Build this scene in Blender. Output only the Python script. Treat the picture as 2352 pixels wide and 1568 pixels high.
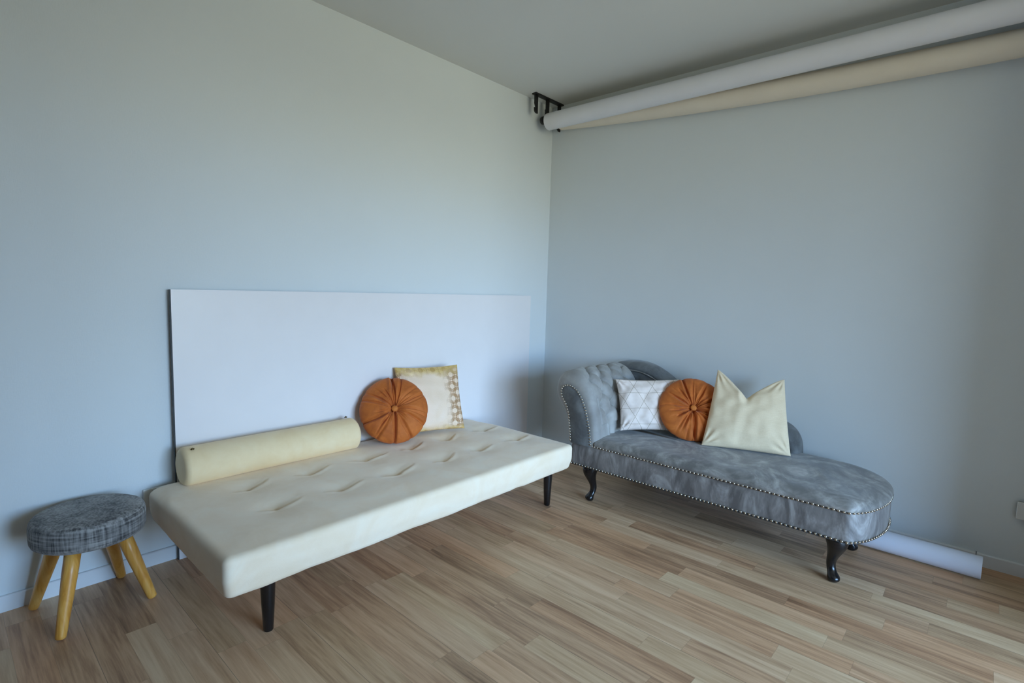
import bpy, bmesh, math, random
from mathutils import Vector, Matrix, noise
for o in list(bpy.data.objects): bpy.data.objects.remove(o)
C = bpy.context.scene.collection
SC = bpy.context.scene
PI = math.pi
random.seed(4)

# ------------------------------------------------------------------ camera
cam_d = bpy.data.cameras.new('camera'); cam = bpy.data.objects.new('camera', cam_d); C.objects.link(cam)
cam_d.sensor_width = 36; cam_d.lens = 1213.9*36/2352; cam_d.clip_start = .05
yaw, pitch, roll = 0.7341, -0.0968, 0.0289
fw = Vector((math.cos(yaw)*math.cos(pitch), math.sin(yaw)*math.cos(pitch), math.sin(pitch)))
rt = Vector((math.sin(yaw), -math.cos(yaw), 0)); up = rt.cross(fw)
r2 = rt*math.cos(roll) + up*math.sin(roll); u2 = -rt*math.sin(roll) + up*math.cos(roll)
m = Matrix((r2, u2, -fw)).transposed().to_4x4(); m.translation = (-3.1299, -2.4864, 1.1752)
cam.matrix_world = m
SC.camera = cam

# ------------------------------------------------------------------ world, window light, exposure
W = bpy.data.worlds.new('world'); SC.world = W; W.use_nodes = True
wt = W.node_tree; wt.nodes.clear()
wo = wt.nodes.new('ShaderNodeOutputWorld'); bg = wt.nodes.new('ShaderNodeBackground')
tc = wt.nodes.new('ShaderNodeTexCoord'); sx = wt.nodes.new('ShaderNodeSeparateXYZ')
mr = wt.nodes.new('ShaderNodeMapRange'); mr.inputs[1].default_value = -1; mr.inputs[2].default_value = 1
rp = wt.nodes.new('ShaderNodeValToRGB')
wt.links.new(tc.outputs['Generated'], sx.inputs[0]); wt.links.new(sx.outputs[2], mr.inputs[0])
wt.links.new(mr.outputs[0], rp.inputs[0]); wt.links.new(rp.outputs[0], bg.inputs[0]); wt.links.new(bg.outputs[0], wo.inputs[0])
cr = rp.color_ramp
cr.elements[0].position = 0.0;  cr.elements[0].color = (.26, .27, .20, 1)
cr.elements[1].position = 1.0;  cr.elements[1].color = (.42, .88, 1.60, 1)
for p, c in ((.490, (.30, .30, .22, 1)), (.515, (.80, .95, .95, 1)), (.54, (.62, 1.04, 1.62, 1))):
    e = cr.elements.new(p); e.color = c
bg.inputs[1].default_value = 16.0
WX0, WX1, WZ0, WZ1, WY = -4.10, -.65, .25, 2.3, -6.0
pl = bpy.data.lights.new('window_portal', 'AREA'); pl.shape = 'RECTANGLE'; pl.size = WX1-WX0; pl.size_y = WZ1-WZ0
pl.cycles.is_portal = True
po = bpy.data.objects.new('window_portal', pl); C.objects.link(po)
po.location = ((WX0+WX1)/2, WY-.1, (WZ0+WZ1)/2); po.rotation_euler = (PI/2, 0, 0)
vs = SC.view_settings; vs.view_transform = 'Standard'; vs.look = 'None'; vs.gamma = 1; vs.use_curve_mapping = False
vs.exposure = 0.0

# ------------------------------------------------------------------ material helpers
class NT:
    def __init__(s, name):
        s.m = bpy.data.materials.new(name); s.m.use_nodes = True; s.t = s.m.node_tree
        s.b = s.t.nodes['Principled BSDF']
    def n(s, typ, **k):
        nd = s.t.nodes.new(typ)
        for a, v in k.items(): setattr(nd, a, v)
        return nd
    def put(s, sock, v):
        if isinstance(v, bpy.types.NodeSocket): s.t.links.new(v, sock)
        elif v is not None: sock.default_value = v
    def math(s, op, a, b=None, c=None, clamp=False):
        nd = s.n('ShaderNodeMath', operation=op, use_clamp=clamp)
        s.put(nd.inputs[0], a); s.put(nd.inputs[1], b)
        if c is not None: s.put(nd.inputs[2], c)
        return nd.outputs[0]
    def coord(s, kind='Object', scale=(1, 1, 1), rot=(0, 0, 0), loc=(0, 0, 0)):
        t = s.n('ShaderNodeTexCoord'); mp = s.n('ShaderNodeMapping')
        s.t.links.new(t.outputs[kind], mp.inputs[0])
        mp.inputs['Scale'].default_value = scale; mp.inputs['Rotation'].default_value = rot; mp.inputs['Location'].default_value = loc
        return mp.outputs[0]
    def noise(s, vec, scale, detail=3, rough=.5, dist=0):
        nd = s.n('ShaderNodeTexNoise'); s.put(nd.inputs['Vector'], vec)
        nd.inputs['Scale'].default_value = scale; nd.inputs['Detail'].default_value = detail
        nd.inputs['Roughness'].default_value = rough; nd.inputs['Distortion'].default_value = dist
        return nd.outputs[0]
    def ramp(s, fac, stops, interp='LINEAR'):
        nd = s.n('ShaderNodeValToRGB'); s.put(nd.inputs[0], fac); r = nd.color_ramp; r.interpolation = interp
        r.elements[0].position = stops[0][0]; r.elements[0].color = (*stops[0][1], 1)
        r.elements[1].position = stops[-1][0]; r.elements[1].color = (*stops[-1][1], 1)
        for p, c in stops[1:-1]: r.elements.new(p).color = (*c, 1)
        return nd.outputs[0]
    def mix(s, f, a, b, mode='MIX'):
        nd = s.n('ShaderNodeMixRGB', blend_type=mode)
        s.put(nd.inputs[0], f)
        for i, v in ((1, a), (2, b)):
            if isinstance(v, tuple): v = (*v, 1) if len(v) == 3 else v
            s.put(nd.inputs[i], v)
        return nd.outputs[0]
    def bump(s, h, strength=.3, dist=.01):
        nd = s.n('ShaderNodeBump'); s.put(nd.inputs['Height'], h)
        nd.inputs['Strength'].default_value = strength; nd.inputs['Distance'].default_value = dist
        s.t.links.new(nd.outputs[0], s.b.inputs['Normal'])
    def col(s, v): s.put(s.b.inputs['Base Color'], (*v, 1) if isinstance(v, tuple) and len(v) == 3 else v)
    def set(s, **k):
        for a, v in k.items(): s.put(s.b.inputs[a.replace('_', ' ')], v)
        return s

def plain(name, col, rough=.6, metal=0, var=.06, scale=8, bump=0, bscale=200):
    a = NT(name); v = a.noise(a.coord(), scale, 4)
    lo = tuple(c*(1-var) for c in col); hi = tuple(min(1, c*(1+var)) for c in col)
    a.col(a.ramp(v, [(.3, lo), (.7, hi)])); a.set(Roughness=rough, Metallic=metal)
    if bump: a.bump(a.noise(a.coord(), bscale, 2), bump, .002)
    return a.m

# painted wall: near-white with a fine woven fibre relief and a few old scuffs
def wall_mat(name, col):
    a = NT(name)
    v = a.noise(a.coord(scale=(1, 1, 1)), 1.5, 3)
    base = a.ramp(v, [(.3, tuple(c*.97 for c in col)), (.7, col)])
    n1 = a.noise(a.coord(scale=(1, 1, 9)), 60, 2); n2 = a.noise(a.coord(scale=(9, 9, 1)), 60, 2)
    a.col(base); a.set(Roughness=.75)
    a.bump(a.math('ADD', n1, n2), .12, .002)
    return a.m
M = {}
M['wall'] = wall_mat('white_wall_paint', (.775, .81, .82))
M['dim'] = wall_mat('unseen_wall_bounce_cut', (.16, .16, .17))  # unseen walls coloured dark to cut bounced light
M['ceiling'] = wall_mat('ceiling_paint', (.78, .78, .75))
M['skirting'] = plain('skirting_white', (.80, .81, .82), .45, var=.02)
M['panel'] = plain('white_laminate_panel', (.88, .83, .82), .35, var=.01)
M['edge'] = plain('dark_panel_edge', (.02, .022, .025), .5)
M['black'] = plain('black_lacquered_wood', (.010, .008, .008), .22, var=.3)
M['bmetal'] = plain('black_painted_metal', (.006, .006, .006), .4, var=.2)
M['paper'] = plain('white_background_paper', (.84, .83, .86), .55, var=.015)
M['paper2'] = plain('cream_background_paper', (.86, .76, .62), .6, var=.02)
M['floorpaper'] = plain('white_glossy_vinyl', (.84, .86, .96), .35, var=.01)
M['plastic'] = plain('white_switch_plastic', (.75, .75, .73), .35, var=.02)
M['brass'] = plain('dark_brass', (.10, .065, .02), .3, .8)
M['nail'] = plain('antiqued_nickel', (.52, .46, .38), .25, 1, var=.15, scale=60)
M['core'] = plain('cardboard_core', (.35, .25, .16), .8)

def floor_mat():
    a = NT('oak_strip_laminate')
    t = a.n('ShaderNodeTexCoord'); s = a.n('ShaderNodeSeparateXYZ'); a.t.links.new(t.outputs['Object'], s.inputs[0])
    x, y = s.outputs[0], s.outputs[1]
    w = .0884
    u = a.math('DIVIDE', a.math('ADD', x, 1.42+w*40), w)
    uid = a.math('FLOOR', u)
    pid = a.math('FLOOR', a.math('DIVIDE', uid, 3.0))
    wn = a.n('ShaderNodeTexWhiteNoise', noise_dimensions='1D'); a.put(wn.inputs['W'], uid)
    v = a.math('ADD', a.math('DIVIDE', y, .60), a.math('MULTIPLY', wn.outputs[0], 17.3))
    vid = a.math('FLOOR', v)
    cb = a.n('ShaderNodeCombineXYZ'); a.put(cb.inputs[0], uid); a.put(cb.inputs[1], vid)
    cw = a.n('ShaderNodeTexWhiteNoise', noise_dimensions='2D'); a.put(cw.inputs['Vector'], cb.outputs[0])
    rnd = cw.outputs[0]; rc = a.n('ShaderNodeSeparateColor'); a.t.links.new(cw.outputs[1], rc.inputs[0])
    # grain coordinates, shifted from strip to strip
    gc = a.n('ShaderNodeCombineXYZ')
    a.put(gc.inputs[0], a.math('MULTIPLY', x, 1.0)); a.put(gc.inputs[1], a.math('MULTIPLY', y, .055)); a.put(gc.inputs[2], a.math('MULTIPLY', rnd, 9.0))
    g1 = a.noise(gc.outputs[0], 34, 5, .65, .5)
    g2 = a.noise(gc.outputs[0], 110, 3, .6)
    g3 = a.noise(gc.outputs[0], 9, 2, .5, .3)
    tone = a.math('ADD', a.math('MULTIPLY', rnd, .22), a.math('ADD', a.math('MULTIPLY', g1, .70), a.math('MULTIPLY', g2, .36)))
    tone = a.math('ADD', tone, a.math('MULTIPLY', g3, .26))
    col = a.ramp(tone, [(.46, (.20, .108, .058)), (.62, (.41, .237, .132)), (.76, (.60, .372, .215)), (.90, (.71, .475, .29)), (1.0, (.78, .55, .35))])
    hue = a.ramp(rc.outputs[1], [(0, (1.06, .95, .88)), (.5, (1, 1, 1)), (1, (.97, 1.01, .97))])
    col = a.mix(.8, col, hue, 'MULTIPLY')
    # joints
    fu = a.math('FRACT', u); fv = a.math('FRACT', v)
    eu = a.math('MINIMUM', fu, a.math('SUBTRACT', 1, fu)); ev = a.math('MINIMUM', fv, a.math('SUBTRACT', 1, fv))
    ju = a.math('LESS_THAN', a.math('MULTIPLY', eu, w), .0007); jv = a.math('LESS_THAN', a.math('MULTIPLY', ev, .60), .0008)
    f3 = a.math('FRACT', a.math('DIVIDE', u, 3.0)); e3 = a.math('MINIMUM', f3, a.math('SUBTRACT', 1, f3))
    j3 = a.math('LESS_THAN', a.math('MULTIPLY', e3, w*3), .0011)
    j = a.math('ADD', a.math('MULTIPLY', a.math('MAXIMUM', ju, jv), .22), a.math('MULTIPLY', j3, .3))
    col = a.mix(j, col, (.05, .035, .025))
    a.col(col); a.set(Roughness=a.math('ADD', a.math('MULTIPLY', g1, .15), .40))
    a.bump(a.math('SUBTRACT', a.math('MULTIPLY', g2, .4), j), .15, .001)
    return a.m
M['floor'] = floor_mat()

def velvet(name, lo, mid, hi, scale, dist, sheen=.4, rough=.75, bump=.1, stretch=(1, 1, 1), spread=(.36, .5, .66)):
    a = NT(name); c = a.coord(scale=stretch)
    v = a.math('ADD', a.math('MULTIPLY', a.noise(c, scale, 4, .6, dist), .8), a.math('MULTIPLY', a.noise(c, scale*4.5, 3, .6, dist*.6), .2))
    a.col(a.ramp(v, [(spread[0], lo), (spread[1], mid), (spread[2], hi)])); a.set(Roughness=rough)
    a.b.inputs['Sheen Weight'].default_value = sheen; a.b.inputs['Sheen Roughness'].default_value = .4
    a.bump(a.noise(a.coord(), 420, 2), bump, .002)
    return a.m
M['cream_velvet'] = velvet('cream_velvet', (.91, .72, .51), (.94, .76, .56), (.95, .80, .61), 5, 1.2, .25)
M['bolster_velvet'] = velvet('pale_straw_velvet', (.90, .66, .37), (.93, .70, .41), (.95, .74, .46), 9, .5, .2)
M['grey_velvet'] = velvet('smoky_grey_velvet', (.150, .138, .126), (.245, .228, .208), (.50, .47, .44), 4.6, 2.3, .3, .6, .1, spread=(.40, .52, .72))
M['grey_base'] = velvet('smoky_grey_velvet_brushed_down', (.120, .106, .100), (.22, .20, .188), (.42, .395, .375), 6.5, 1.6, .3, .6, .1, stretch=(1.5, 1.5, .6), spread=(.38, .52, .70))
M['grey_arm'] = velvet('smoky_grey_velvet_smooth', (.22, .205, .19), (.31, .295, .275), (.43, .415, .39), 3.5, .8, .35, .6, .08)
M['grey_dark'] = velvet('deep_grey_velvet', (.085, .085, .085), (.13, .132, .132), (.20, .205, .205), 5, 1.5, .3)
M['button'] = plain('dark_grey_button_pit', (.05, .052, .055), .7)
M['rust_velvet'] = velvet('rust_orange_velvet', (.42, .092, .009), (.53, .128, .014), (.64, .168, .024), 9, 1, .15)
M['rust_button'] = velvet('rust_orange_button', (.52, .135, .014), (.60, .17, .022), (.66, .20, .03), 20, 1, .15)

def linen(name, lo, hi, scale=220, cross=.5):
    a = NT(name)
    n1 = a.noise(a.coord(scale=(1, 1, 14)), scale/6, 3); n2 = a.noise(a.coord(scale=(14, 14, 1)), scale/6, 3)
    v = a.math('MULTIPLY', a.math('ADD', n1, n2), .5)
    a.col(a.ramp(v, [(.5-cross*.35, lo), (.5+cross*.35, hi)])); a.set(Roughness=.85); a.b.inputs['Sheen Weight'].default_value = .15
    a.bump(v, .25, .002)
    return a.m
M['cream_linen'] = linen('cream_linen', (.84, .66, .43), (.95, .78, .55))
M['stool_fabric'] = linen('charcoal_slub_fabric', (.050, .046, .046), (.36, .34, .32), 60, .34)
M['mustard'] = plain('mustard_lining', (.35, .20, .02), .9)

def pine():
    a = NT('honey_pine_wood')
    v = a.noise(a.coord(scale=(1, 1, .12)), 34, 4, .6, .8)
    a.col(a.ramp(v, [(.3, (.56, .22, .03)), (.5, (.78, .37, .07)), (.72, (.88, .52, .16))])); a.set(Roughness=.35)
    return a.m
M['pine'] = pine()

def white_lines():
    a = NT('white_cotton_gold_triangles')
    t = a.n('ShaderNodeTexCoord'); s = a.n('ShaderNodeSeparateXYZ'); a.t.links.new(t.outputs['UV'], s.inputs[0])
    u, v = s.outputs[0], s.outputs[1]
    def fam(cu, cv, off, w):
        q = a.math('ADD', a.math('MULTIPLY', u, cu), a.math('ADD', a.math('MULTIPLY', v, cv), off))
        f = a.math('ABSOLUTE', a.math('SUBTRACT', a.math('FRACT', q), .5))
        return a.math('LESS_THAN', f, w)
    k = 3.45
    ln = a.math('MAXIMUM', fam(0, k, .10, .008), a.math('MAXIMUM', fam(k, k*.5, .2, .009), fam(k, -k*.5, .05, .009)))
    base = a.ramp(a.noise(a.coord(), 60, 2), [(.3, (.88, .74, .66)), (.7, (.93, .80, .72))])
    a.col(a.mix(ln, base, (.36, .27, .16))); a.set(Roughness=.7, Metallic=a.math('MULTIPLY', ln, .5))
    return a.m
M['white_lines'] = white_lines()

def gold_lattice():
    a = NT('cream_linen_gold_foil_lattice')
    t = a.n('ShaderNodeTexCoord'); s = a.n('ShaderNodeSeparateXYZ'); a.t.links.new(t.outputs['UV'], s.inputs[0])
    u, v = s.outputs[0], s.outputs[1]
    def cell(ou, ov):
        k = 5.4
        pu = a.math('SUBTRACT', a.math('FRACT', a.math('ADD', a.math('MULTIPLY', u, k), ou)), .5)
        pv = a.math('SUBTRACT', a.math('FRACT', a.math('ADD', a.math('MULTIPLY', v, k), ov)), .5)
        pu = a.math('ABSOLUTE', pu); pv = a.math('ABSOLUTE', pv)
        d = a.math('SQRT', a.math('ADD', a.math('POWER', pu, 2), a.math('POWER', pv, 2)))
        # octagon distance
        o = a.math('MAXIMUM', a.math('MAXIMUM', pu, pv), a.math('MULTIPLY', a.math('ADD', pu, pv), .7071))
        return d, o, pu, pv
    def near(x, c, w): return a.math('LESS_THAN', a.math('ABSOLUTE', a.math('SUBTRACT', x, c)), w)
    d, o, pu, pv = cell(0, 0)
    d2, o2, pu2, pv2 = cell(.5, .5)
    mk = a.math('MAXIMUM', near(d, .24, .020), near(o, .33, .018))
    for x in (near(o, .42, .018), near(d2, .24, .020), near(o2, .33, .018), near(o2, .42, .018)):
        mk = a.math('MAXIMUM', mk, x)
    # foil lines kept along both sides, masked mid-cushion to paint its white reflection
    au = a.math('ABSOLUTE', a.math('SUBTRACT', u, .44))
    nz = a.noise(a.coord('UV'), 5, 3)
    side = a.math('MULTIPLY', a.math('SUBTRACT', a.math('ADD', au, a.math('MULTIPLY', nz, .16)), .345), 9, clamp=True)
    tbu = a.math('MULTIPLY', a.math('SUBTRACT', a.math('ADD', v, a.math('MULTIPLY', nz, .34)), .99), 8, clamp=True)
    tbd = a.math('MULTIPLY', a.math('SUBTRACT', a.math('MULTIPLY', nz, .2), a.math('ADD', v, .01)), 12, clamp=True)
    tb = a.math('MAXIMUM', tbu, tbd)
    base = a.ramp(a.noise(a.coord('UV', scale=(30, 6, 1)), 12, 3), [(.3, (.88, .62, .42)), (.7, (.95, .73, .55))])
    c = a.mix(a.math('MULTIPLY', mk, side), base, (.34, .15, .035))
    gold = a.mix(mk, (.62, .36, .07), (.90, .64, .24))
    c = a.mix(a.math('MULTIPLY', tb, .85), c, gold)
    a.col(c); a.set(Roughness=.5, Metallic=a.math('MULTIPLY', tb, .25))
    return a.m
M['gold'] = gold_lattice()

# ------------------------------------------------------------------ mesh helpers
def link(o, parent=None):
    C.objects.link(o)
    if parent: o.parent = parent
    return o
def mesh(name, vs_, fs, mat, parent=None, smooth=True, org=(0, 0, 0), uvs=None):
    """vs_ in world space, org = the thing's base point"""
    me = bpy.data.meshes.new(name)
    me.from_pydata([(v[0]-org[0], v[1]-org[1], v[2]-org[2]) for v in vs_], [], fs)
    me.update()
    bm = bmesh.new(); bm.from_mesh(me); bmesh.ops.remove_doubles(bm, verts=bm.verts, dist=1e-6)
    bmesh.ops.recalc_face_normals(bm, faces=bm.faces)
    if smooth:
        for f in bm.faces: f.smooth = True
    if uvs:
        ul = bm.loops.layers.uv.new('UVMap')
        for f in bm.faces:
            for l in f.loops:
                p = l.vert.co; l[ul].uv = uvs((p[0]+org[0], p[1]+org[1], p[2]+org[2]))
    bm.to_mesh(me); bm.free()
    me.materials.append(mat)
    o = bpy.data.objects.new(name, me); link(o, parent)
    if not parent: o.location = org
    return o
def tag(o, label, cat, group=None, kind=None):
    if label: o['label'] = label
    if cat: o['category'] = cat
    if group: o['group'] = group
    if kind: o['kind'] = kind
    return o
def thing(name, label, cat, loc, group=None):
    o = bpy.data.objects.new(name, None); o.location = loc; C.objects.link(o); o.empty_display_size = .05
    return tag(o, label, cat, group)
def box_vf(x0, x1, y0, y1, z0, z1):
    v = [(x, y, z) for z in (z0, z1) for y in (y0, y1) for x in (x0, x1)]
    f = [(0, 2, 3, 1), (4, 5, 7, 6), (0, 1, 5, 4), (2, 6, 7, 3), (0, 4, 6, 2), (1, 3, 7, 5)]
    return v, f
def box(name, b, mat, parent=None, org=(0, 0, 0), bev=0):
    v, f = box_vf(*b); o = mesh(name, v, f, mat, parent, False, org)
    if bev:
        md = o.modifiers.new('bevel', 'BEVEL'); md.width = bev; md.segments = 2
    return o
def struct(name, b, mat):
    o = box(name, b, mat); o['kind'] = 'structure'; return o
def join(parts):
    V, F = [], []
    for v, f in parts:
        k = len(V); V += list(v); F += [tuple(i+k for i in q) for q in f]
    return V, F
def grid_faces(nu, nv, wrapu=False):
    F = []
    for j in range(nv-1):
        for i in range(nu if wrapu else nu-1):
            a_ = j*nu+i; b_ = j*nu+(i+1) % nu
            F.append((a_, b_, b_+nu, a_+nu))
    return F
def rings(rs, cap0=True, cap1=True):
    """rs: list of equal-length closed loops of points"""
    n = len(rs[0]); V = [p for r in rs for p in r]; F = grid_faces(n, len(rs), True)
    if cap0: F.append(tuple(range(n-1, -1, -1)))
    if cap1: F.append(tuple(range((len(rs)-1)*n, len(rs)*n)))
    return V, F
def sweep(path, radii, n=20, cap=True):
    """round sweep along a path of Vectors"""
    P = [Vector(p) for p in path]; rs = []
    ref = None
    for i, p in enumerate(P):
        t = (P[min(i+1, len(P)-1)]-P[max(i-1, 0)]).normalized()
        if ref is None: ref = t.orthogonal().normalized()
        a_ = (ref - t*ref.dot(t)).normalized(); ref = a_; b_ = t.cross(a_)
        r = radii[i] if isinstance(radii, (list, tuple)) else radii
        rs.append([tuple(p + (a_*math.cos(2*PI*k/n)+b_*math.sin(2*PI*k/n))*r) for k in range(n)])
    return rings(rs, cap, cap)
def catmull(P, per=8, closed=False):
    P = [Vector(p) for p in P]; out = []; n = len(P)
    for i in range(n if closed else n-1):
        p0 = P[(i-1) % n] if closed else P[max(i-1, 0)]; p1 = P[i]; p2 = P[(i+1) % n]; p3 = P[(i+2) % n] if closed else P[min(i+2, n-1)]
        for k in range(per):
            t = k/per
            out.append(.5*((2*p1)+(p2-p0)*t+(2*p0-5*p1+4*p2-p3)*t*t+(3*p1-p0-3*p2+p3)*t**3))
    if not closed: out.append(P[-1])
    return out
def resample(P, n, closed=False):
    P = [Vector(p) for p in P]
    if closed: P = P+[P[0]]
    L = [0]
    for a_, b_ in zip(P, P[1:]): L.append(L[-1]+(b_-a_).length)
    out = []; m_ = n if closed else n-1; j = 0
    for i in range(n):
        s = L[-1]*i/m_
        while j < len(L)-2 and L[j+1] < s: j += 1
        d = L[j+1]-L[j]; t = 0 if d < 1e-9 else (s-L[j])/d
        out.append(P[j].lerp(P[j+1], min(1, max(0, t))))
    return out
def length(P): return sum((Vector(b_)-Vector(a_)).length for a_, b_ in zip(P, P[1:]))
def sst(a_, b_, x):
    t = min(1, max(0, (x-a_)/(b_-a_))); return t*t*(3-2*t)
def nz(x, y, z, s): return noise.noise(Vector((x*s, y*s, z*s)))

# ------------------------------------------------------------------ setting
H = 2.5; XL = -4.3
struct('floor', (XL-.1, .1, WY-.1, .1, -.1, 0), M['floor'])
struct('ceiling', (XL-.1, .1, WY-.3, .1, H, H+.1), M['ceiling'])
struct('wall_left', (XL-.1, .1, 0, .1, 0, H), M['wall'])
struct('wall_right', (0, .1, WY, 0, 0, H), M['wall'])
struct('wall_side', (XL-.1, XL, WY, 0, 0, H), M['dim'])
v, f = join([box_vf(XL-.1, WX0, WY-.2, WY, 0, H), box_vf(WX1, .1, WY-.2, WY, 0, H),
             box_vf(WX0, WX1, WY-.2, WY, 0, WZ0), box_vf(WX0, WX1, WY-.2, WY, WZ1, H)])
o = mesh('wall_back', v, f, M['dim'], smooth=False); o['kind'] = 'structure'
v, f = join([box_vf(WX0, WX0+.05, WY-.15, WY-.08, WZ0, WZ1), box_vf(WX1-.05, WX1, WY-.15, WY-.08, WZ0, WZ1),
             box_vf(WX0, WX1, WY-.15, WY-.08, WZ0, WZ0+.05), box_vf(WX0, WX1, WY-.15, WY-.08, WZ1-.05, WZ1),
             box_vf((WX0+WX1)/2-.03, (WX0+WX1)/2+.03, WY-.15, WY-.08, WZ0, WZ1)])
o = mesh('window_1', v, f, M['skirting'], smooth=False); o['kind'] = 'structure'
struct('light_blocker_right', (-.70, 0, -3.25, -3.10, 0, H), M['dim'])  # added out of view to block window light from the near right wall
struct('light_blocker_left', (XL, -2.60, -3.45, -3.30, 0, H), M['dim'])  # added behind the camera so window light fades toward the left end
def skirting(name, axis, a0, a1, joints):
    # flat board with a fine shadow groove just under its top edge
    hb = .0576; t = .012
    prof = [(0, 0), (t, 0), (t, hb-.004), (t-.002, hb-.001), (t-.004, hb), (0, hb)]
    rs = []
    for s in (a0, a1):
        rs.append([(s, -p, z) if axis == 'x' else (-p, s, z) for p, z in prof])
    v, f = rings(rs); o = mesh(name, v, f, M['skirting'], smooth=False); o['kind'] = 'structure'
skirting('baseboard_left', 'x', XL, 0, ())
skirting('baseboard_right', 'y', -3.10, -.012, ())
struct('trim_1', (-.0135, -.0, -2.53, -2.5275, .0, .061), M['button'])

# ------------------------------------------------------------------ white panel against the left wall
t = thing('wall_panel', 'large white panel standing against the left wall behind the daybed', 'panel', (-1.35, -.02, 0))
box('panel', (-2.470, -.222, -.032, -.022, 0, 1.139), M['panel'], t, t.location)
box('edge_strip', (-2.4738, -2.470, -.032, -.020, 0, 1.139), M['edge'], t, t.location)['label'] = 'dark edge of the white panel'

# ------------------------------------------------------------------ daybed
def make_daybed():
    x0, x1, y0, y1, z0, z1 = -2.582, -.814, -.872, -.040, .215, .352
    org = ((x0+x1)/2, (y0+y1)/2, 0)
    t = thing('daybed', 'cream velvet daybed with tufted top on black tapered legs', 'daybed', org)
    st = .0075
    nx, ny, nz_ = int((x1-x0)/st), int((y1-y0)/st), 14
    R = Vector((.032, .032, .024)); rb = .014
    tuft = []
    for i, x in enumerate((-2.305, -2.045, -1.77, -1.502, -1.258, -.972)):
        tuft.append((x+.0, -.335)); tuft.append((x, -.592))
    V = []; key = {}; F = []
    def put(i, j, k):
        q = (i, j, k)
        if q in key: return key[q]
        p = Vector((x0+(x1-x0)*i/nx, y0+(y1-y0)*j/ny, z0+(z1-z0)*k/nz_))
        R = Vector((.024, .024, .022)) if p.y < -.30 else Vector((.024+.055*sst(-.30, -.12, p.y), .048, .028))
        c = Vector((min(max(p.x, x0+R.x), x1-R.x), min(max(p.y, y0+R.y), y1-R.y), 0))
        rz = R.z if k > nz_/2 else rb
        c.z = min(max(p.z, z0+rb), z1-R.z)
        d = p-c; e = Vector((d.x/R.x, d.y/R.y, d.z/rz))
        if e.length > 1: e.normalize(); p = c+Vector((e.x*R.x, e.y*R.y, e.z*rz))
        elif e.length > 0:
            mlen = max(abs(e.x), abs(e.y), abs(e.z)); e = e.normalized()*mlen; p = c+Vector((e.x*R.x, e.y*R.y, e.z*rz))
        h = (p.z-z0)/(z1-z0)
        if h > .5:
            w = sst(.5, .95, h)
            ed = min(p.x-x0, x1-p.x, p.y-y0, y1-p.y)
            dz = .006*sst(0, .15, ed)
            dmp = 0
            for (tx, ty) in tuft:
                dx, dy = p.x-tx, p.y-ty
                d2 = math.hypot(dx, dy)
                if d2 > .3: continue
                dmp += .020*math.exp(-(d2/.016)**1.1) + .011*math.exp(-(d2/.075)**2)
                # curved pull fold running from the tuft, steep on one side
                a_ = math.radians(-4 + 9*math.sin(tx*17+ty*9)); fx = dx*math.cos(a_)+dy*math.sin(a_); fy = -dx*math.sin(a_)+dy*math.cos(a_)
                Lf = (.125 if fx > 0 else .075)+.015*math.sin(tx*31)
                if abs(fx) < Lf:
                    q_ = fy - (.050*(fx/Lf)**2 if fx > 0 else .012*(fx/Lf)**2) + .003*math.sin(fx*50+tx*9)
                    k_ = (1-(fx/Lf)**2)
                    dmp += .0085*k_*math.exp(-(q_/.0055)**2) - .0065*k_*math.exp(-((q_+.017)/.014)**2) + .004*k_*math.exp(-((q_-.03)/.028)**2)
            dz -= dmp*sst(.0, .08, ed)
            dz += .0015*nz(p.x, p.y, 0, 6)*sst(.0, .1, ed)
            p.z += dz*w
        else:
            w = 1-sst(0, .5, h)
            p.z += w*(.004*nz(p.x, p.y, 1, 5)+.003*nz(p.x, p.y, 3, 14))
            p.x += (org[0]-p.x)*.010*w; p.y += (org[1]-p.y)*.03*w
        # side softness
        n_ = .0025*nz(p.x, p.y, p.z, 4)
        p.y += n_
        key[q] = len(V); V.append(tuple(p)); return key[q]
    def face(a_, b_, c_, d_): F.append((put(*a_), put(*b_), put(*c_), put(*d_)))
    for i in range(nx):
        for j in range(ny):
            for k in (0, nz_): face((i, j, k), (i+1, j, k), (i+1, j+1, k), (i, j+1, k))
    for i in range(nx):
        for k in range(nz_):
            for j in (0, ny): face((i, j, k), (i+1, j, k), (i+1, j, k+1), (i, j, k+1))
    for j in range(ny):
        for k in range(nz_):
            for i in (0, nx): face((i, j, k), (i, j+1, k), (i, j+1, k+1), (i, j, k+1))
    mesh('mattress', V, F, M['cream_velvet'], t, True, org)
    for (lx, ly) in ((-2.407, -.754), (-.888, -.758), (-2.407, -.17), (-.888, -.17)):
        v, f = sweep([(lx, ly, .232), (lx, ly, .10), (lx, ly, .004), (lx, ly, 0)], [.0265, .0215, .0165, .0145], 24)
        o = mesh('leg', v, f, M['black'], t, True, org)
        md = o.modifiers.new('e', 'EDGE_SPLIT'); md.split_angle = math.radians(50)
make_daybed()

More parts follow.
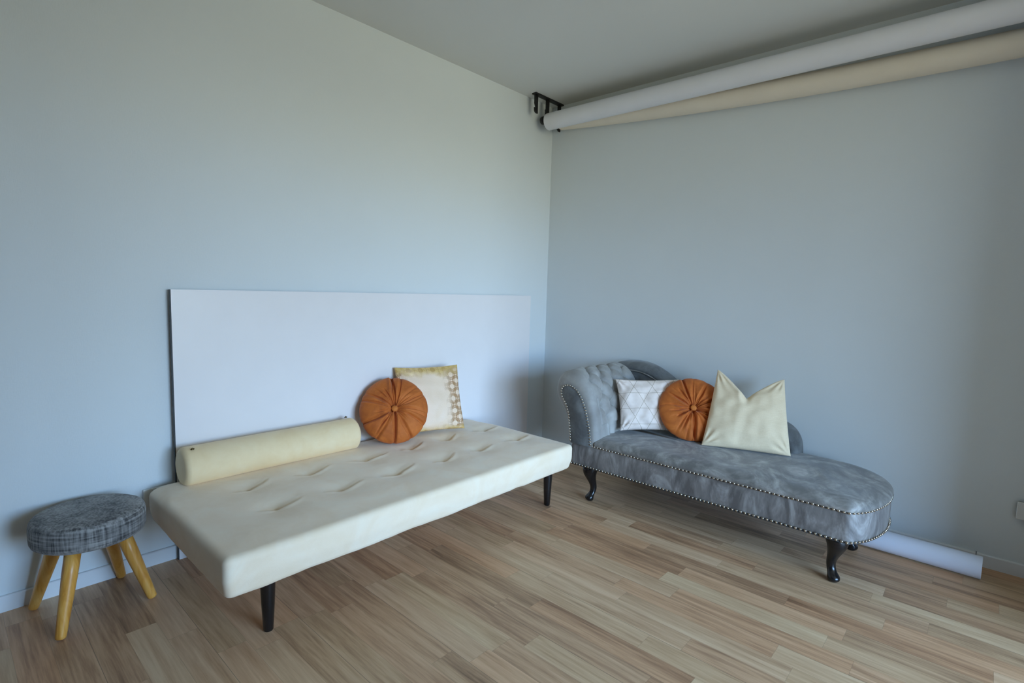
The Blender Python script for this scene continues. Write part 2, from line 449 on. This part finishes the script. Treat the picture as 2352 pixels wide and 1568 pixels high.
# bolster along the back of the daybed
def make_bolster():
    r = .0805; xa, xb = -2.480, -1.695; y, z = -.119, .352+r+.001
    org = (-2.04, y, .35)
    t = thing('bolster_cushion', 'long straw-coloured bolster lying on the back left of the daybed', 'bolster', org)
    n = 64; rs = []
    prof = []
    for k in range(10):
        a_ = PI/2*k/9; prof.append((xa+.022*(1-math.sin(a_)), r-.022*(1-math.cos(PI/2-a_)) if 0 else r-.022+.022*math.sin(a_)))
    prof = [(xa+.004, .0005), (xa+.002, r*.5)] + [(xa+.022-.022*math.cos(PI/2*k/8), r-.022+.022*math.sin(PI/2*k/8)) for k in range(9)]
    for k in range(1, 60): prof.append((xa+.022+(xb-xa-.044)*k/60, r))
    prof += [(xb-.022+.022*math.sin(PI/2*k/8), r-.022+.022*math.cos(PI/2*k/8)) for k in range(9)] + [(xb-.002, r*.5), (xb-.004, .0005)]
    for (x, rr) in prof:
        lp = []
        for k in range(n):
            a_ = 2*PI*k/n
            q = rr*(1+.02*nz(x, math.cos(a_)*.3, math.sin(a_)*.3, 5))
            zz = math.sin(a_)*q; yy = math.cos(a_)*q*1.02
            if zz < -r*.80: zz = -r*.80-(-zz-r*.80)*.45
            xx = x-.018*math.sin(a_)*(1 if x < -2.0 else -.3)*(rr/r)**2*0
            lp.append((xx, y+yy, z-.004+zz-.006))
        rs.append(lp)
    v, f = rings(rs)
    mesh('cover', v, f, M['bolster_velvet'], t, True, org)
    for (px, py, pz) in ((xa+.035, y-.035, z+r*.83), (xb-.03, y+.03, z+r*.86)):
        v, f = sweep([(px-.006, py, pz), (px, py, pz+.004), (px+.006, py, pz+.001)], [.003, .004, .003], 10)
        mesh('zip_pull', v, f, M['brass'], t, True, org)
make_bolster()

# ------------------------------------------------------------------ pleated round cushions
def make_round(label, ctr, yaw_, lean, R, T, seed, bulge=0):
    rng = random.Random(seed)
    n_ = Vector((math.cos(yaw_)*math.cos(lean), math.sin(yaw_)*math.cos(lean), math.sin(lean)))
    r_ = Vector((-math.sin(yaw_), math.cos(yaw_), 0)); u_ = n_.cross(r_)
    ctr = Vector(ctr)
    org = tuple(ctr-u_*R)
    t = thing('round_cushion', label, 'cushion', org, 'rust orange pleated round cushions')
    pl_ = []
    a_ = 0
    while a_ < 2*PI-.08:
        pl_.append((a_, rng.choice((.35, .6, .8, 1.25)), rng.uniform(.55, 1.3), rng.uniform(-.22, .22), rng.uniform(.012, .03))); a_ += rng.uniform(.14, .34)
    NA, NR = 540, 64
    def side(s):
        vs_ = []
        for j in range(NR+1):
            q = j/NR; rr = .012+ (R-.012)*math.sin(q*PI/2)
            for i in range(NA):
                a0 = 2*PI*i/NA; x = rr/R
                h = T*(max(0, 1-x**2.5))**.52 - T*.50*math.exp(-(rr/.026)**1.4)
                d = 0; rad = rr
                for (pa, dep, ext, cv, wd) in pl_:
                    da = (a0-pa-cv*x+PI) % (2*PI)-PI
                    if abs(da) > .35: continue
                    arc = da*max(rr, .02)
                    e = max(0, 1-x/ext) if ext < 1 else 1-.3*x
                    env = sst(0, .12, x)*min(1, e*2.2)
                    asym = arc/(.0035 if arc < 0 else .009)
                    d -= dep*.0135*env*math.exp(-asym*asym)
                    d += dep*.0055*env*math.exp(-((arc-.016)/.011)**2)
                    if x > .8 and ext > .9: rad -= .003*dep*math.exp(-(arc/.009)**2)*sst(.8, 1, x)
                d += .004*nz(math.cos(a0)*x, math.sin(a0)*x, seed, 3.2)*(1-x)
                hh = max(0, h)+d*(1 if x < .985 else .3)
                if x > .999: hh = 0
                rad *= 1+.012*nz(math.cos(a0), math.sin(a0), seed*1.7, 2.2)*x
                p = ctr + r_*(math.cos(a0)*rad)+u_*(math.sin(a0)*rad)+n_*(hh*s)
                vs_.append(tuple(p))
        F = grid_faces(NA, NR+1, True); F.append(tuple(range(NA)))
        return vs_, F
    v, f = join([side(1), side(-1)])
    mesh('cover', v, f, M['rust_velvet'], t, True, org)
    c2 = ctr+n_*(T*.62); rs = []
    for k in range(9):
        b_ = PI*k/8; q = max(.0003, math.sin(b_)*.0165); zz = math.cos(b_)*.008
        rs.append([tuple(c2+r_*(math.cos(2*PI*i/28)*q)+u_*(math.sin(2*PI*i/28)*q)+n_*zz) for i in range(28)])
    v, f = rings(rs); mesh('button', v, f, M['rust_button'], t, True, org)
make_round('round rust orange pleated cushion leaning on the white panel, on the daybed', (-1.497, -.185, .524), -2.105, .46, .178, .062, 3)
make_round('round rust orange pleated cushion on the grey chaise, between two square cushions', (-.312, -1.306, .546), -2.58, .50, .181, .054, 8)

# ------------------------------------------------------------------ square cushions
def make_square(name, label, cs, T, mat, pinch=.05, chop=None, seed=1, wr=.006, org_=None, pw=.42, ear=0):
    """cs: corners BL, BR, TR, TL in world space"""
    BL, BR, TR, TL = [Vector(c) for c in cs]
    n_ = ((BR-BL).cross(TL-BL)+(TR-TL).cross(TR-BR)).normalized()
    upv = ((TL+TR)-(BL+BR)).normalized()
    org = tuple((BL+BR)/2)
    N = 90; side = {}
    UV = {}
    def pt(i, j, s):
        u = -1+2*i/N; v_ = -1+2*j/N
        u = math.copysign(1-(1-abs(u))**1.35, u); v_ = math.copysign(1-(1-abs(v_))**1.35, v_)
        uu = u*(1-pinch*(1-v_*v_)); vv = v_*(1-pinch*(1-u*u))
        a_ = (uu+1)/2; b_ = (vv+1)/2
        p = BL*(1-a_)*(1-b_)+BR*a_*(1-b_)+TR*a_*b_+TL*(1-a_)*b_
        prof = ((1-u*u)*(1-v_*v_))
        h = T*max(0, prof)**pw
        h *= 1+.15*nz(u, v_, seed*3.1, 1.6)
        d = wr*nz(u*1.3, v_*1.3, seed, 2.6)*min(1, prof*4)
        # stretch folds from the corners
        for (cu, cv) in ((-1, -1), (1, -1), (1, 1), (-1, 1)):
            dx, dy = (u-cu)*-cu, (v_-cv)*-cv
            rr = math.hypot(dx, dy)
            if 0 < rr < 1.0:
                an = math.atan2(dy, dx)-PI/4
                d += wr*.7*math.cos(an*11+cu*seed)*math.exp(-(rr/.45)**2)*sst(.05, .3, rr)*min(1, prof*12)
        if chop:
            du = abs(u-chop[1]); lim = 1-chop[1] if u > chop[1] else 1+chop[1]
            k = max(0, 1-du/lim)**1.25*max(0, (v_+.25)/1.25)**1.8
            p = p-upv*chop[0]*k
            h = h*(1-.55*math.exp(-((u-chop[1])/(chop[2]*.7))**2)*sst(0, 1, v_))
            # ridges flanking the chop
            h += .020*sst(-.1, .7, v_)*(1-v_**8)*math.exp(-((u-chop[1]+.16)/.13)**2)-.012*sst(.1, .8, v_)*math.exp(-((u-chop[1]-.05)/.08)**2)
            h = min(h, T*1.2)
        return p+n_*(s*max(h+ (d if prof > 0 else 0), 0)), (a_, b_)
    V = []; F = []; uvd = {}
    for s in (1, -1):
        k0 = len(V)
        for j in range(N+1):
            for i in range(N+1):
                p, uv = pt(i, j, s); V.append(tuple(p)); uvd[(round(p.x, 5), round(p.y, 5), round(p.z, 5))] = uv
        F += [tuple(q+k0 for q in f_) for f_ in grid_faces(N+1, N+1)]
    # UV by projection in the cushion's own plane
    e1 = (BR-BL+TR-TL); w_ = e1.length/2; e1 = e1.normalized(); h_ = ((TL-BL).length+(TR-BR).length)/2
    e2 = n_.cross(e1); c0 = (BL+BR+TR+TL)/4
    def uvf(p):
        q = Vector(p)-c0; return (q.dot(e1)/w_+.5, q.dot(e2)/h_+.5)
    return mesh(name, V, F, mat, None, True, org, uvf), n_, upv, org
PILLOWS_HERE = True

# ------------------------------------------------------------------ chaise longue
def make_chaise():
    org = (-.385, -1.5, 0)
    t = thing('chaise_longue', 'grey velvet chaise longue with buttoned scroll arm, studs and dark curved legs', 'chaise longue', org)
    XF = -.706
    end = [(XF, -2.140), (-.655, -2.176), (-.60, -2.200), (-.52, -2.222), (-.42, -2.233), (-.30, -2.226), (-.20, -2.19), (-.12, -2.12), (-.075, -2.02), (-.06, -1.90)]
    endc = [tuple(p) for p in catmull([(x, y, 0) for x, y in end], 8)]
    outline = []
    yl = -.785
    for k in range(40): outline.append((XF, yl-.0+(-2.140-yl)*k/40))
    outline += [(p[0], p[1]) for p in endc]
    for k in range(1, 30): outline.append((-.06, -1.90+(1.90+yl)*k/29))
    outline.append((-.07, yl+.01)); outline.append((XF+.01, yl+.01))
    outl = [(p.x, p.y) for p in resample([(x, y, 0) for x, y in outline], 260, True)]
    # base
    rs = []
    for z, off in ((.198, .010), (.200, .003), (.206, 0), (.24, -.003), (.29, -.003), (.322, 0), (.330, .001), (.334, .006)):
        lp = []
        for (x, y) in outl:
            cx, cy = -.385, min(max(y, -1.9), -1.1)
            d = Vector((cx-x, cy-y, 0)); d.normalize()
            k = nz(x, y, z, 5)*.002
            lp.append((x+d.x*(off+k), y+d.y*(off+k), z))
        rs.append(lp)
    v, f = rings(rs)
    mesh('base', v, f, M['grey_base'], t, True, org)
    # seat cushion: same outline, slightly proud, domed
    so = [(x, y) for x, y in outl]
    rs = []
    prof = [(0.0, .329), (-.006, .334), (-.007, .342)]
    for k in range(1, 15):
        a_ = PI/2*k/14; prof.append((-.007+.085*(1-math.cos(a_)), .342+.034*math.sin(a_)))
    for k in range(1, 14): prof.append((.078+.215*k/14, .376+.010*math.sin(PI/2*k/14)))
    for (ins, z) in prof:
        lp = []
        for (x, y) in so:
            yy = min(y, -.93)
            cy = min(max(yy, -1.95), -.94)
            d = Vector((-.385-x, cy-yy, 0)); L_ = d.length; d.normalize()
            k = min(ins, L_*.98) if ins > 0 else ins
            zz = z+.0035*nz(x+d.x*k, yy, 0, 7)*sst(.02, .1, ins)
            if yy > -.95: zz = min(zz, .34) if False else zz
            lp.append((x+d.x*k, yy+d.y*k, zz))
        rs.append(lp)
    v, f = rings(rs, True, True)
    mesh('seat_cushion', v, f, M['grey_velvet'], t, True, org)
    # scroll arm: cross-section in (y, z)
    sec = [(-.950, .325), (-.948, .38), (-.942, .43), (-.930, .49), (-.912, .56), (-.890, .62), (-.858, .675), (-.812, .718), (-.76, .734), (-.70, .72), (-.655, .68), (-.636, .62), (-.648, .565),
           (-.688, .522), (-.722, .485), (-.742, .43), (-.752, .38), (-.757, .325)]
    pan = [(-.917, .325), (-.910, .375), (-.906, .404), (-.896, .45), (-.880, .507), (-.863, .55), (-.836, .600), (-.802, .634), (-.765, .649), (-.729, .645), (-.706, .620), (-.711, .577), (-.737, .542), (-.758, .496),
           (-.768, .437), (-.775, .377), (-.780, .325)]
    secp = catmull([(0, y, z) for y, z in sec], 8); panp = catmull([(0, y, z) for y, z in pan], 8)
    NS = 320
    S = resample(secp, NS); P = resample(panp, NS)
    Ls = length(secp)
    but = []
    rows = [(.150, (-.565, -.445, -.325, -.205)), (.228, (-.622, -.505, -.385, -.265)), (.303, (-.565, -.450, -.330, -.210)),
            (.380, (-.640, -.525, -.405, -.285)), (.455, (-.590, -.470, -.350, -.230)), (.53, (-.640, -.525, -.405, -.285)), (.60, (-.59, -.47, -.35, -.23))]
    for s, xs in rows:
        for x in xs: but.append((x, s))
    seg = []
    for (s, xs), (s2, xs2) in zip(rows, rows[1:]):
        for x in xs:
            for x2 in xs2:
                if abs(x-x2) < .105: seg.append((x, s, x2, s2))
    for x in rows[0][1]: seg.append((x, rows[0][0], x, .05))
    xA, xB = -.712, -.165
    NX = 230; cols = []
    def nrm(i):
        a_ = S[max(i-2, 0)]; b_ = S[min(i+2, NS-1)]; d = b_-a_
        return Vector((0, -d.z, d.y)).normalized()   # outward: section runs inner-bottom -> up -> outer
    Nn = [nrm(i) for i in range(NS)]
    Rr = .055
    for j in range(NX+1):
        x = xA+(xB-xA)*j/NX
        lp = []
        d0 = x-xA; d1 = xB-x
        for i in range(NS):
            s = Ls*i/(NS-1)
            if d0 < Rr: w = math.sqrt(max(0, 1-(1-d0/Rr)**2))
            else: w = 1
            if d1 < .05: w = min(w, .55+.45*math.sqrt(max(0, 1-(1-d1/.05)**2)))
            p = P[i].lerp(S[i], w)
            # taper: the arm is a touch narrower toward the wall
            h = 0
            if .0 < s < .68 and d0 > .02:
                dm = 9; 
                for (bx, bs) in but:
                    if abs(bx-x) < .09 and abs(bs-s) < .09:
                        dm = min(dm, math.hypot(bx-x, bs-s))
                h -= .036*math.exp(-(dm/.0155)**1.1)
                dl = 9
                for (ax, as_, bx, bs) in seg:
                    if min(ax, bx)-.03 < x < max(ax, bx)+.03 and min(as_, bs)-.03 < s < max(as_, bs)+.03:
                        vx, vy = bx-ax, bs-as_; tt = max(0, min(1, ((x-ax)*vx+(s-as_)*vy)/(vx*vx+vy*vy)))
                        dl = min(dl, math.hypot(x-ax-vx*tt, s-as_-vy*tt))
                h -= .0085*math.exp(-(dl/.0055)**1.2)
                if dl < 5: h += .007*sst(0, .03, dl)
                h *= sst(.02, .07, d0)*sst(.0, .05, d1)*sst(.68, .64, s)
            p = p+Nn[i]*h
            lp.append((x, p.y, p.z))
        cols.append(lp)
    V = [p for c in cols for p in c]; F = grid_faces(NS, NX+1)
    F.append(tuple(range(NS))); F.append(tuple(range(NX*NS, (NX+1)*NS)))
    F += [(j*NS, (j+1)*NS, (j+2)*NS-1, (j+1)*NS-1) for j in range(NX)]
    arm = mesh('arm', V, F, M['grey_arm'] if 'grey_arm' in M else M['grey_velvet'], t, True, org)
    # covered buttons sunk in the tufts, coloured dark to paint the pits' shade
    for (bx, bs) in but:
        if bs > .50 or bx < xA+.05: continue
        i = int(bs/Ls*(NS-1)); c_ = S[i]-Nn[i]*.030
        bmb = bmesh.new(); bmesh.ops.create_icosphere(bmb, subdivisions=2, radius=.0062)
        vv = [(q.co.x+bx, q.co.y+c_.y, q.co.z+c_.z) for q in bmb.verts]; ff = [tuple(w_.index for w_ in q.verts) for q in bmb.faces]; bmb.free()
        mesh('button', vv, ff, M['button'], arm, True, org)
    # front panel of the arm
    PP = resample(panp, 90)
    cen = lambda p: Vector((0, 0, 0))
    rs = []
    for xx, sc_ in ((-.700, 1.0), (-.714, .985), (-.718, .95), (-.7205, .88)):
        lp = []
        for k, p in enumerate(PP):
            # shrink toward the opposite side of the scroll
            q = PP[len(PP)-1-k]; mid = (p+q)/2
            if abs(p.z-q.z) > .02: mid = Vector((0, (p.y+q.y)/2, (p.z+q.z)/2-.01))
            r_ = mid+(p-mid)*sc_
            lp.append((xx, r_.y, r_.z))
        rs.append(lp)
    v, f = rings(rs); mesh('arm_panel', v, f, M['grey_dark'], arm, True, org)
    # back rest: swoop profile in (y, z), rolled rim, tufted face
    top = [(-.78, .30), (-.775, .50), (-.70, .62), (-.655, .685), (-.676, .715), (-.753, .740), (-.852, .750), (-.942, .735), (-1.015, .703), (-1.087, .660), (-1.18, .603), (-1.30, .556), (-1.45, .532),
           (-1.60, .530), (-1.70, .522), (-1.763, .492), (-1.800, .44), (-1.812, .38), (-1.812, .30)]
    top = [(-.70, .30), (-.64, .50), (-.625, .62), (-.640, .685), (-.69, .722)]+top[5:]
    tp = resample(catmull([(0, y, z) for y, z in top], 10), 240)
    spine = []
    for p in tp:
        yy = min(max(p.y, -1.70), -.75); spine.append(Vector((0, yy+(-.0 if p.z > .4 else 0), .30 if p.z < .42 else .34)))
    lvl = [(-.035, .030), (-.038, .012), (-.046, .003), (-.062, 0), (-.095, 0), (-.128, .002), (-.150, .010), (-.163, .022), (-.168, .038), (-.166, .050), (-.160, .056), (-.162, .064)]
    for k in range(1, 14): lvl.append((-.162-.012*math.sin(PI/2*min(1, k/5)), .064+.02*k))
    rs = []
    tb = [(-.885, .635), (-1.01, .60), (-.95, .53), (-1.12, .52), (-1.25, .47), (-1.40, .46), (-1.55, .45), (-1.68, .44)]
    for xx, ins in lvl:
        lp = []
        for p, c in zip(tp, spine):
            d = c-p; L_ = d.length; d.normalize(); q = p+d*min(ins, L_*.97)
            h = 0
            if ins > .06:
                for by, bz in tb:
                    dd = math.hypot(q.y-by, q.z-bz)
                    if dd < .1: h += .016*math.exp(-(dd/.014)**1.2)
            lp.append((xx+h, q.y, q.z))
        rs.append(lp)
    v, f = rings(rs)
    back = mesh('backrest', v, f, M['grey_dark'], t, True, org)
    pip = []
    for p, c in zip(tp, spine):
        d = (c-p).normalized(); q = p+d*.056; pip.append((-.166, q.y, q.z))
    v, f = sweep(pip[8:-6:2], .0042, 8); mesh('piping', v, f, M['grey_velvet'], back, True, org)
    # legs
    for (lx, ly, ox, oy) in ((-.648, -.887, -1, .35), (-.632, -2.085, -.75, -.65), (-.15, -.887, .6, .35), (-.255, -2.085, .5, -.6)):
        d = Vector((ox, oy, 0)).normalized()
        zs = [.204, .196, .18, .155, .125, .095, .07, .05, .036, .024, .012, .003, 0]
        rr = [.047, .047, .043, .036, .027, .0205, .018, .0175, .019, .023, .0235, .019, .016]
        of = [.0, .004, .012, .014, .004, -.009, -.015, -.011, -.001, .009, .011, .008, .007]
        pa = catmull([(lx+d.x*o_, ly+d.y*o_, z) for z, o_ in zip(zs, of)], 3)
        ra = [max(.001, q.x) for q in catmull([(r_, 0, 0) for r_ in rr], 3)]
        v = []; n = 28
        for p, r_ in zip(pa, ra):
            for k in range(n):
                a_ = 2*PI*k/n; v.append((p.x+math.cos(a_)*r_, p.y+math.sin(a_)*r_, p.z))
        f = grid_faces(n, len(pa), True)+[tuple(range(n)), tuple(range((len(pa)-1)*n, len(pa)*n))]
        mesh('leg', v, f, M['black'], t, True, org)
    # dark cords under the two rows of nails
    cord = [(XF-.001, yl+(-2.140-yl)*k/30, 0) for k in range(31)]+[(p[0], p[1], 0) for p in endc[1:-6]]
    for z in (.2035, .3335):
        v, f = sweep([(p[0], p[1], z) for p in cord], .0036, 8); mesh('trim_cord', v, f, M['button'], t, True, org)
    # nail heads
    def off(path, d_):
        return path
    front = [(XF-.003, yl+(-2.140-yl)*k/10, 0) for k in range(11)]
    endl = []
    for p in endc[1:]:
        cx, cy = -.385, -1.9
        d = Vector((p[0]-cx, p[1]-cy, 0)).normalized()*.003
        endl.append((p[0]+d.x, p[1]+d.y, 0))
    row = [q for q in front+endl]
    nails = []
    ln = length(row); n = int(ln/.0185)
    for z in (.208, .330):
        for p in resample(row, n):
            if z > .3: nails.append(Vector((p.x, p.y, z)))
            else: nails.append(Vector((p.x, p.y, z)))
    pp = resample(panp, int(Ls*.92/.0185))
    for p in pp[1:-1]: nails.append(Vector((-.7195, p.y, p.z)))
    camp = Vector((-3.13, -2.486, 1.175))
    nails = [p for p in nails if p.x < -.05]
    nails.sort(key=lambda p: (p-camp).length)
    bm = bmesh.new(); bmesh.ops.create_icosphere(bm, subdivisions=2, radius=.0056)
    for f_ in bm.faces: f_.smooth = True
    nm = bpy.data.meshes.new('nail_head'); bm.to_mesh(nm); bm.free(); nm.materials.append(M['nail'])
    for p in nails[:100]:
        o = bpy.data.objects.new('nail_head', nm); o.location = p-Vector(org); link(o, t)
    vv = [tuple(v_.co) for v_ in nm.vertices]; ff = [tuple(p.vertices) for p in nm.polygons]
    V, F = join([([(a_[0]+p.x, a_[1]+p.y, a_[2]+p.z) for a_ in vv], ff) for p in nails[100:]])
    o = mesh('nail_trim', V, F, M['nail'], t, True, org); o['kind'] = 'stuff'
make_chaise()

# ------------------------------------------------------------------ stool
def make_stool():
    cx, cy = -2.785, -.190; org = (cx, cy, 0)
    t = thing('stool', 'round grey fabric stool on four splayed pine legs at the left', 'stool', org)
    R, z0, z1 = .1645, .268, .362
    n = 96; prof = [(.0, z0-.001), (R-.03, z0), (R-.014, z0+.003), (R-.005, z0+.010), (R-.001, z0+.02), (R, z0+.04), (R, z1-.03), (R-.002, z1-.014), (R-.007, z1-.005), (R-.016, z1), (R-.05, z1+.002), (.05, z1+.003), (.0, z1+.003)]
    rs = [[(cx+max(r_, .0004)*math.cos(2*PI*k/n)*(1+.004*nz(math.cos(2*PI*k/n), math.sin(2*PI*k/n), z, 4)), cy+max(r_, .0004)*math.sin(2*PI*k/n), z) for k in range(n)] for r_, z in prof]
    v, f = rings(rs); mesh('seat', v, f, M['stool_fabric'], t, True, org)
    for (fx, fy) in ((-2.896, -.337), (-2.934, -.066), (-2.628, -.273), (-2.672, -.030)):
        tx, ty = cx+(fx-(-2.783))*.52, cy+(fy+.174)*.52
        P0 = Vector((tx, ty, z0+.006)); P1 = Vector((fx, fy, .012)); d = (P1-P0).normalized()
        path = [P0, P0.lerp(P1, .3), P0.lerp(P1, .7), P1-d*.004, P1+d*.004, P1+d*.008]
        v, f = sweep(path, [.0235, .0225, .0185, .0155, .0145, .010], 24)
        # keep the foot flat on the floor
        v = [(a_[0], a_[1], max(a_[2], 0)) for a_ in v]
        mesh('leg', v, f, M['pine'], t, True, org)
make_stool()

# ------------------------------------------------------------------ cushions on the daybed and chaise
def plane_pts(ctr, yaw_, lean, rl, w, h, adj=((0, 0), (0, 0), (0, 0), (0, 0))):
    n_ = Vector((math.cos(yaw_)*math.cos(lean), math.sin(yaw_)*math.cos(lean), math.sin(lean)))
    r0 = Vector((-math.sin(yaw_), math.cos(yaw_), 0)); u0 = n_.cross(r0)
    r_ = r0*math.cos(rl)+u0*math.sin(rl); u_ = -r0*math.sin(rl)+u0*math.cos(rl)
    out = []
    for (su, sv), (au, av) in zip(((-1, -1), (1, -1), (1, 1), (-1, 1)), adj):
        out.append(Vector(ctr)+r_*(su*w/2+au)+u_*(sv*h/2+av))
    return out
o, *_ = make_square('square_cushion', 'square cream cushion with gold lattice print, behind the round one on the daybed',
    plane_pts((-1.242, -.170, .550), -1.87, .33, -.003, .382, .376), .050, M['gold'], .05, None, 2)
tag(o, o['label'] if 'label' in o else 'square cream cushion with gold lattice print, behind the round one on the daybed', 'cushion')
o, *_ = make_square('square_cushion', '', plane_pts((-.378, -1.083, .545), -2.50, .42, .03, .345, .305, ((0, 0), (0, 0), (0, 0), (-.02, -.004))), .052, M['white_lines'], .065, None, 5, .011)
tag(o, 'white square cushion with thin gold triangle lines, next to the chaise arm', 'cushion')
o, *_ = make_square('square_cushion', '', plane_pts((-.262, -1.592, .574), -2.86, .47, .02, .385, .41,
    ((-.03, 0), (.005, 0), (-.036, -.01), (.02, .02))), .060, M['cream_linen'], .02, (.135, -.06, .27), 7, .009)
tag(o, 'plain cream linen cushion with a chopped top edge, at the right on the chaise', 'cushion')

# ------------------------------------------------------------------ background paper rolls under the ceiling
def make_roll(name, label, axis, r, mat, plug, sagn=1, yend=-3.08):
    """axis(y) -> (x, z)"""
    n = 56; ya = -.098 if plug else -.125; ys = [ya+(yend-ya)*k/70 for k in range(71)]
    x0, z0 = axis(ys[0]); org = (x0, (ys[0]+yend)/2, z0)
    t = thing(name, label, 'paper roll', org)
    rs = []
    for y in ys:
        x, z = axis(y)
        rs.append([(x+r*math.cos(2*PI*k/n), y, z+r*math.sin(2*PI*k/n)) for k in range(n)])
    inner = [[(axis(y)[0]+.022*math.cos(2*PI*k/n), y, axis(y)[1]+.022*math.sin(2*PI*k/n)) for k in range(n)] for y in ys]
    allr = rs+inner[::-1]+[rs[0]]
    v, f = rings(allr, False, False)
    o = mesh('paper', v, f, mat, t, True, org)
    md = o.modifiers.new('e', 'EDGE_SPLIT'); md.split_angle = math.radians(50)
    if plug:
        x, z = axis(-.1)
        V, F = join([sweep([(x, -.115, z+.006), (x, -.035, z+.012)], .009, 14), sweep([(x, -.098, z), (x, -.090, z)], .021, 20), box_vf(x-.012, x-.002, -.082, -.070, z+.02, z+.085),
                     sweep([(x-.01, -.072, z+.014), (x-.01, -.066, z+.014), (x-.01, -.048, z+.014), (x-.01, -.044, z+.014)], [.022, .027, .027, .022], 22)])
        mesh('end_plug', V, F, M['bmetal'], t, True, org)['label'] = 'black chain wheel plugged into the roll'
make_roll('paper_roll', 'white paper roll hanging in front, straight, from the ceiling bracket', lambda y: (-.170, 2.343), .056, M['paper'], True)
def ax2(y):
    q = min(1, max(0, (-y-.1)/2.5)); return (-.0595, 2.368-.125*(1-(1-q)**1.9))
make_roll('paper_roll', 'sagging cream paper roll hanging behind the straight one, by the right wall', ax2, .056, M['paper2'], False)

t = thing('roll_bracket', 'black metal ceiling bracket with three hooks in the corner', 'bracket', (-.17, -.085, H))
V, F = join([box_vf(-.320, -.010, -.104, -.068, H-.009, H)])
mesh('plate', V, F, M['bmetal'], t, False, t.location)
def hook(x, zb):
    w = .0165; ya, yb = -.086, -.078
    pr = [(x-w, H-.003), (x+w, H-.003), (x+w, zb), (x-w*.2, zb), (x-w*1.0, zb+.012), (x-w*1.1, zb+.034), (x-w*.9, zb+.034), (x+w*.1, zb+.018), (x-w*.1, zb+.030), (x-w, zb+.062)]
    rs = [[(p[0], y, p[1]) for p in pr] for y in (ya, yb)]
    V, F = rings(rs)
    return mesh('hook', V, F, M['bmetal'], t, False, t.location)
hook(-.291, 2.374); hook(-.168, 2.318); hook(-.034, 2.312)

# ------------------------------------------------------------------ roll lying on the floor by the right wall
def make_floor_roll():
    r = .048; x, z = -.153, r; ya, yb = -2.550, -1.05
    t = thing('paper_roll', 'white roll lying on the floor against the right wall behind the chaise', 'paper roll', (x, (ya+yb)/2, 0))
    n = 56
    outer = [[(x+r*math.cos(2*PI*k/n), y, z+r*math.sin(2*PI*k/n)) for k in range(n)] for y in (ya, yb)]
    inner = [[(x+(r-.006)*math.cos(2*PI*k/n), y, z+(r-.006)*math.sin(2*PI*k/n)) for k in range(n)] for y in (yb, ya)]
    v, f = rings(outer+inner+[outer[0]], False, False)
    o = mesh('sheet', v, f, M['floorpaper'], t, True, t.location)
    md = o.modifiers.new('e', 'EDGE_SPLIT'); md.split_angle = math.radians(50)
make_floor_roll()

# ------------------------------------------------------------------ sockets
t = thing('wall_socket', 'white power socket on the left wall between the stool and daybed', 'socket', (-2.545, 0, .293))
box('plate', (-2.585, -2.505, -.010, 0, .255, .327), M['plastic'], t, t.location, .003)
v, f = sweep([(-2.545, -.0102, .291), (-2.545, -.0125, .291)], .021, 28); mesh('face', v, f, M['plastic'], t, True, t.location)
t = thing('wall_socket', 'white power socket on the right wall near the right edge', 'socket', (0, -2.70, .292))
box('back_box', (-.020, 0, -2.78, -2.642, .262, .330), M['brass'], t, t.location, .002)
box('plate', (-.027, -.0195, -2.786, -2.640, .257, .334), M['plastic'], t, t.location, .003)
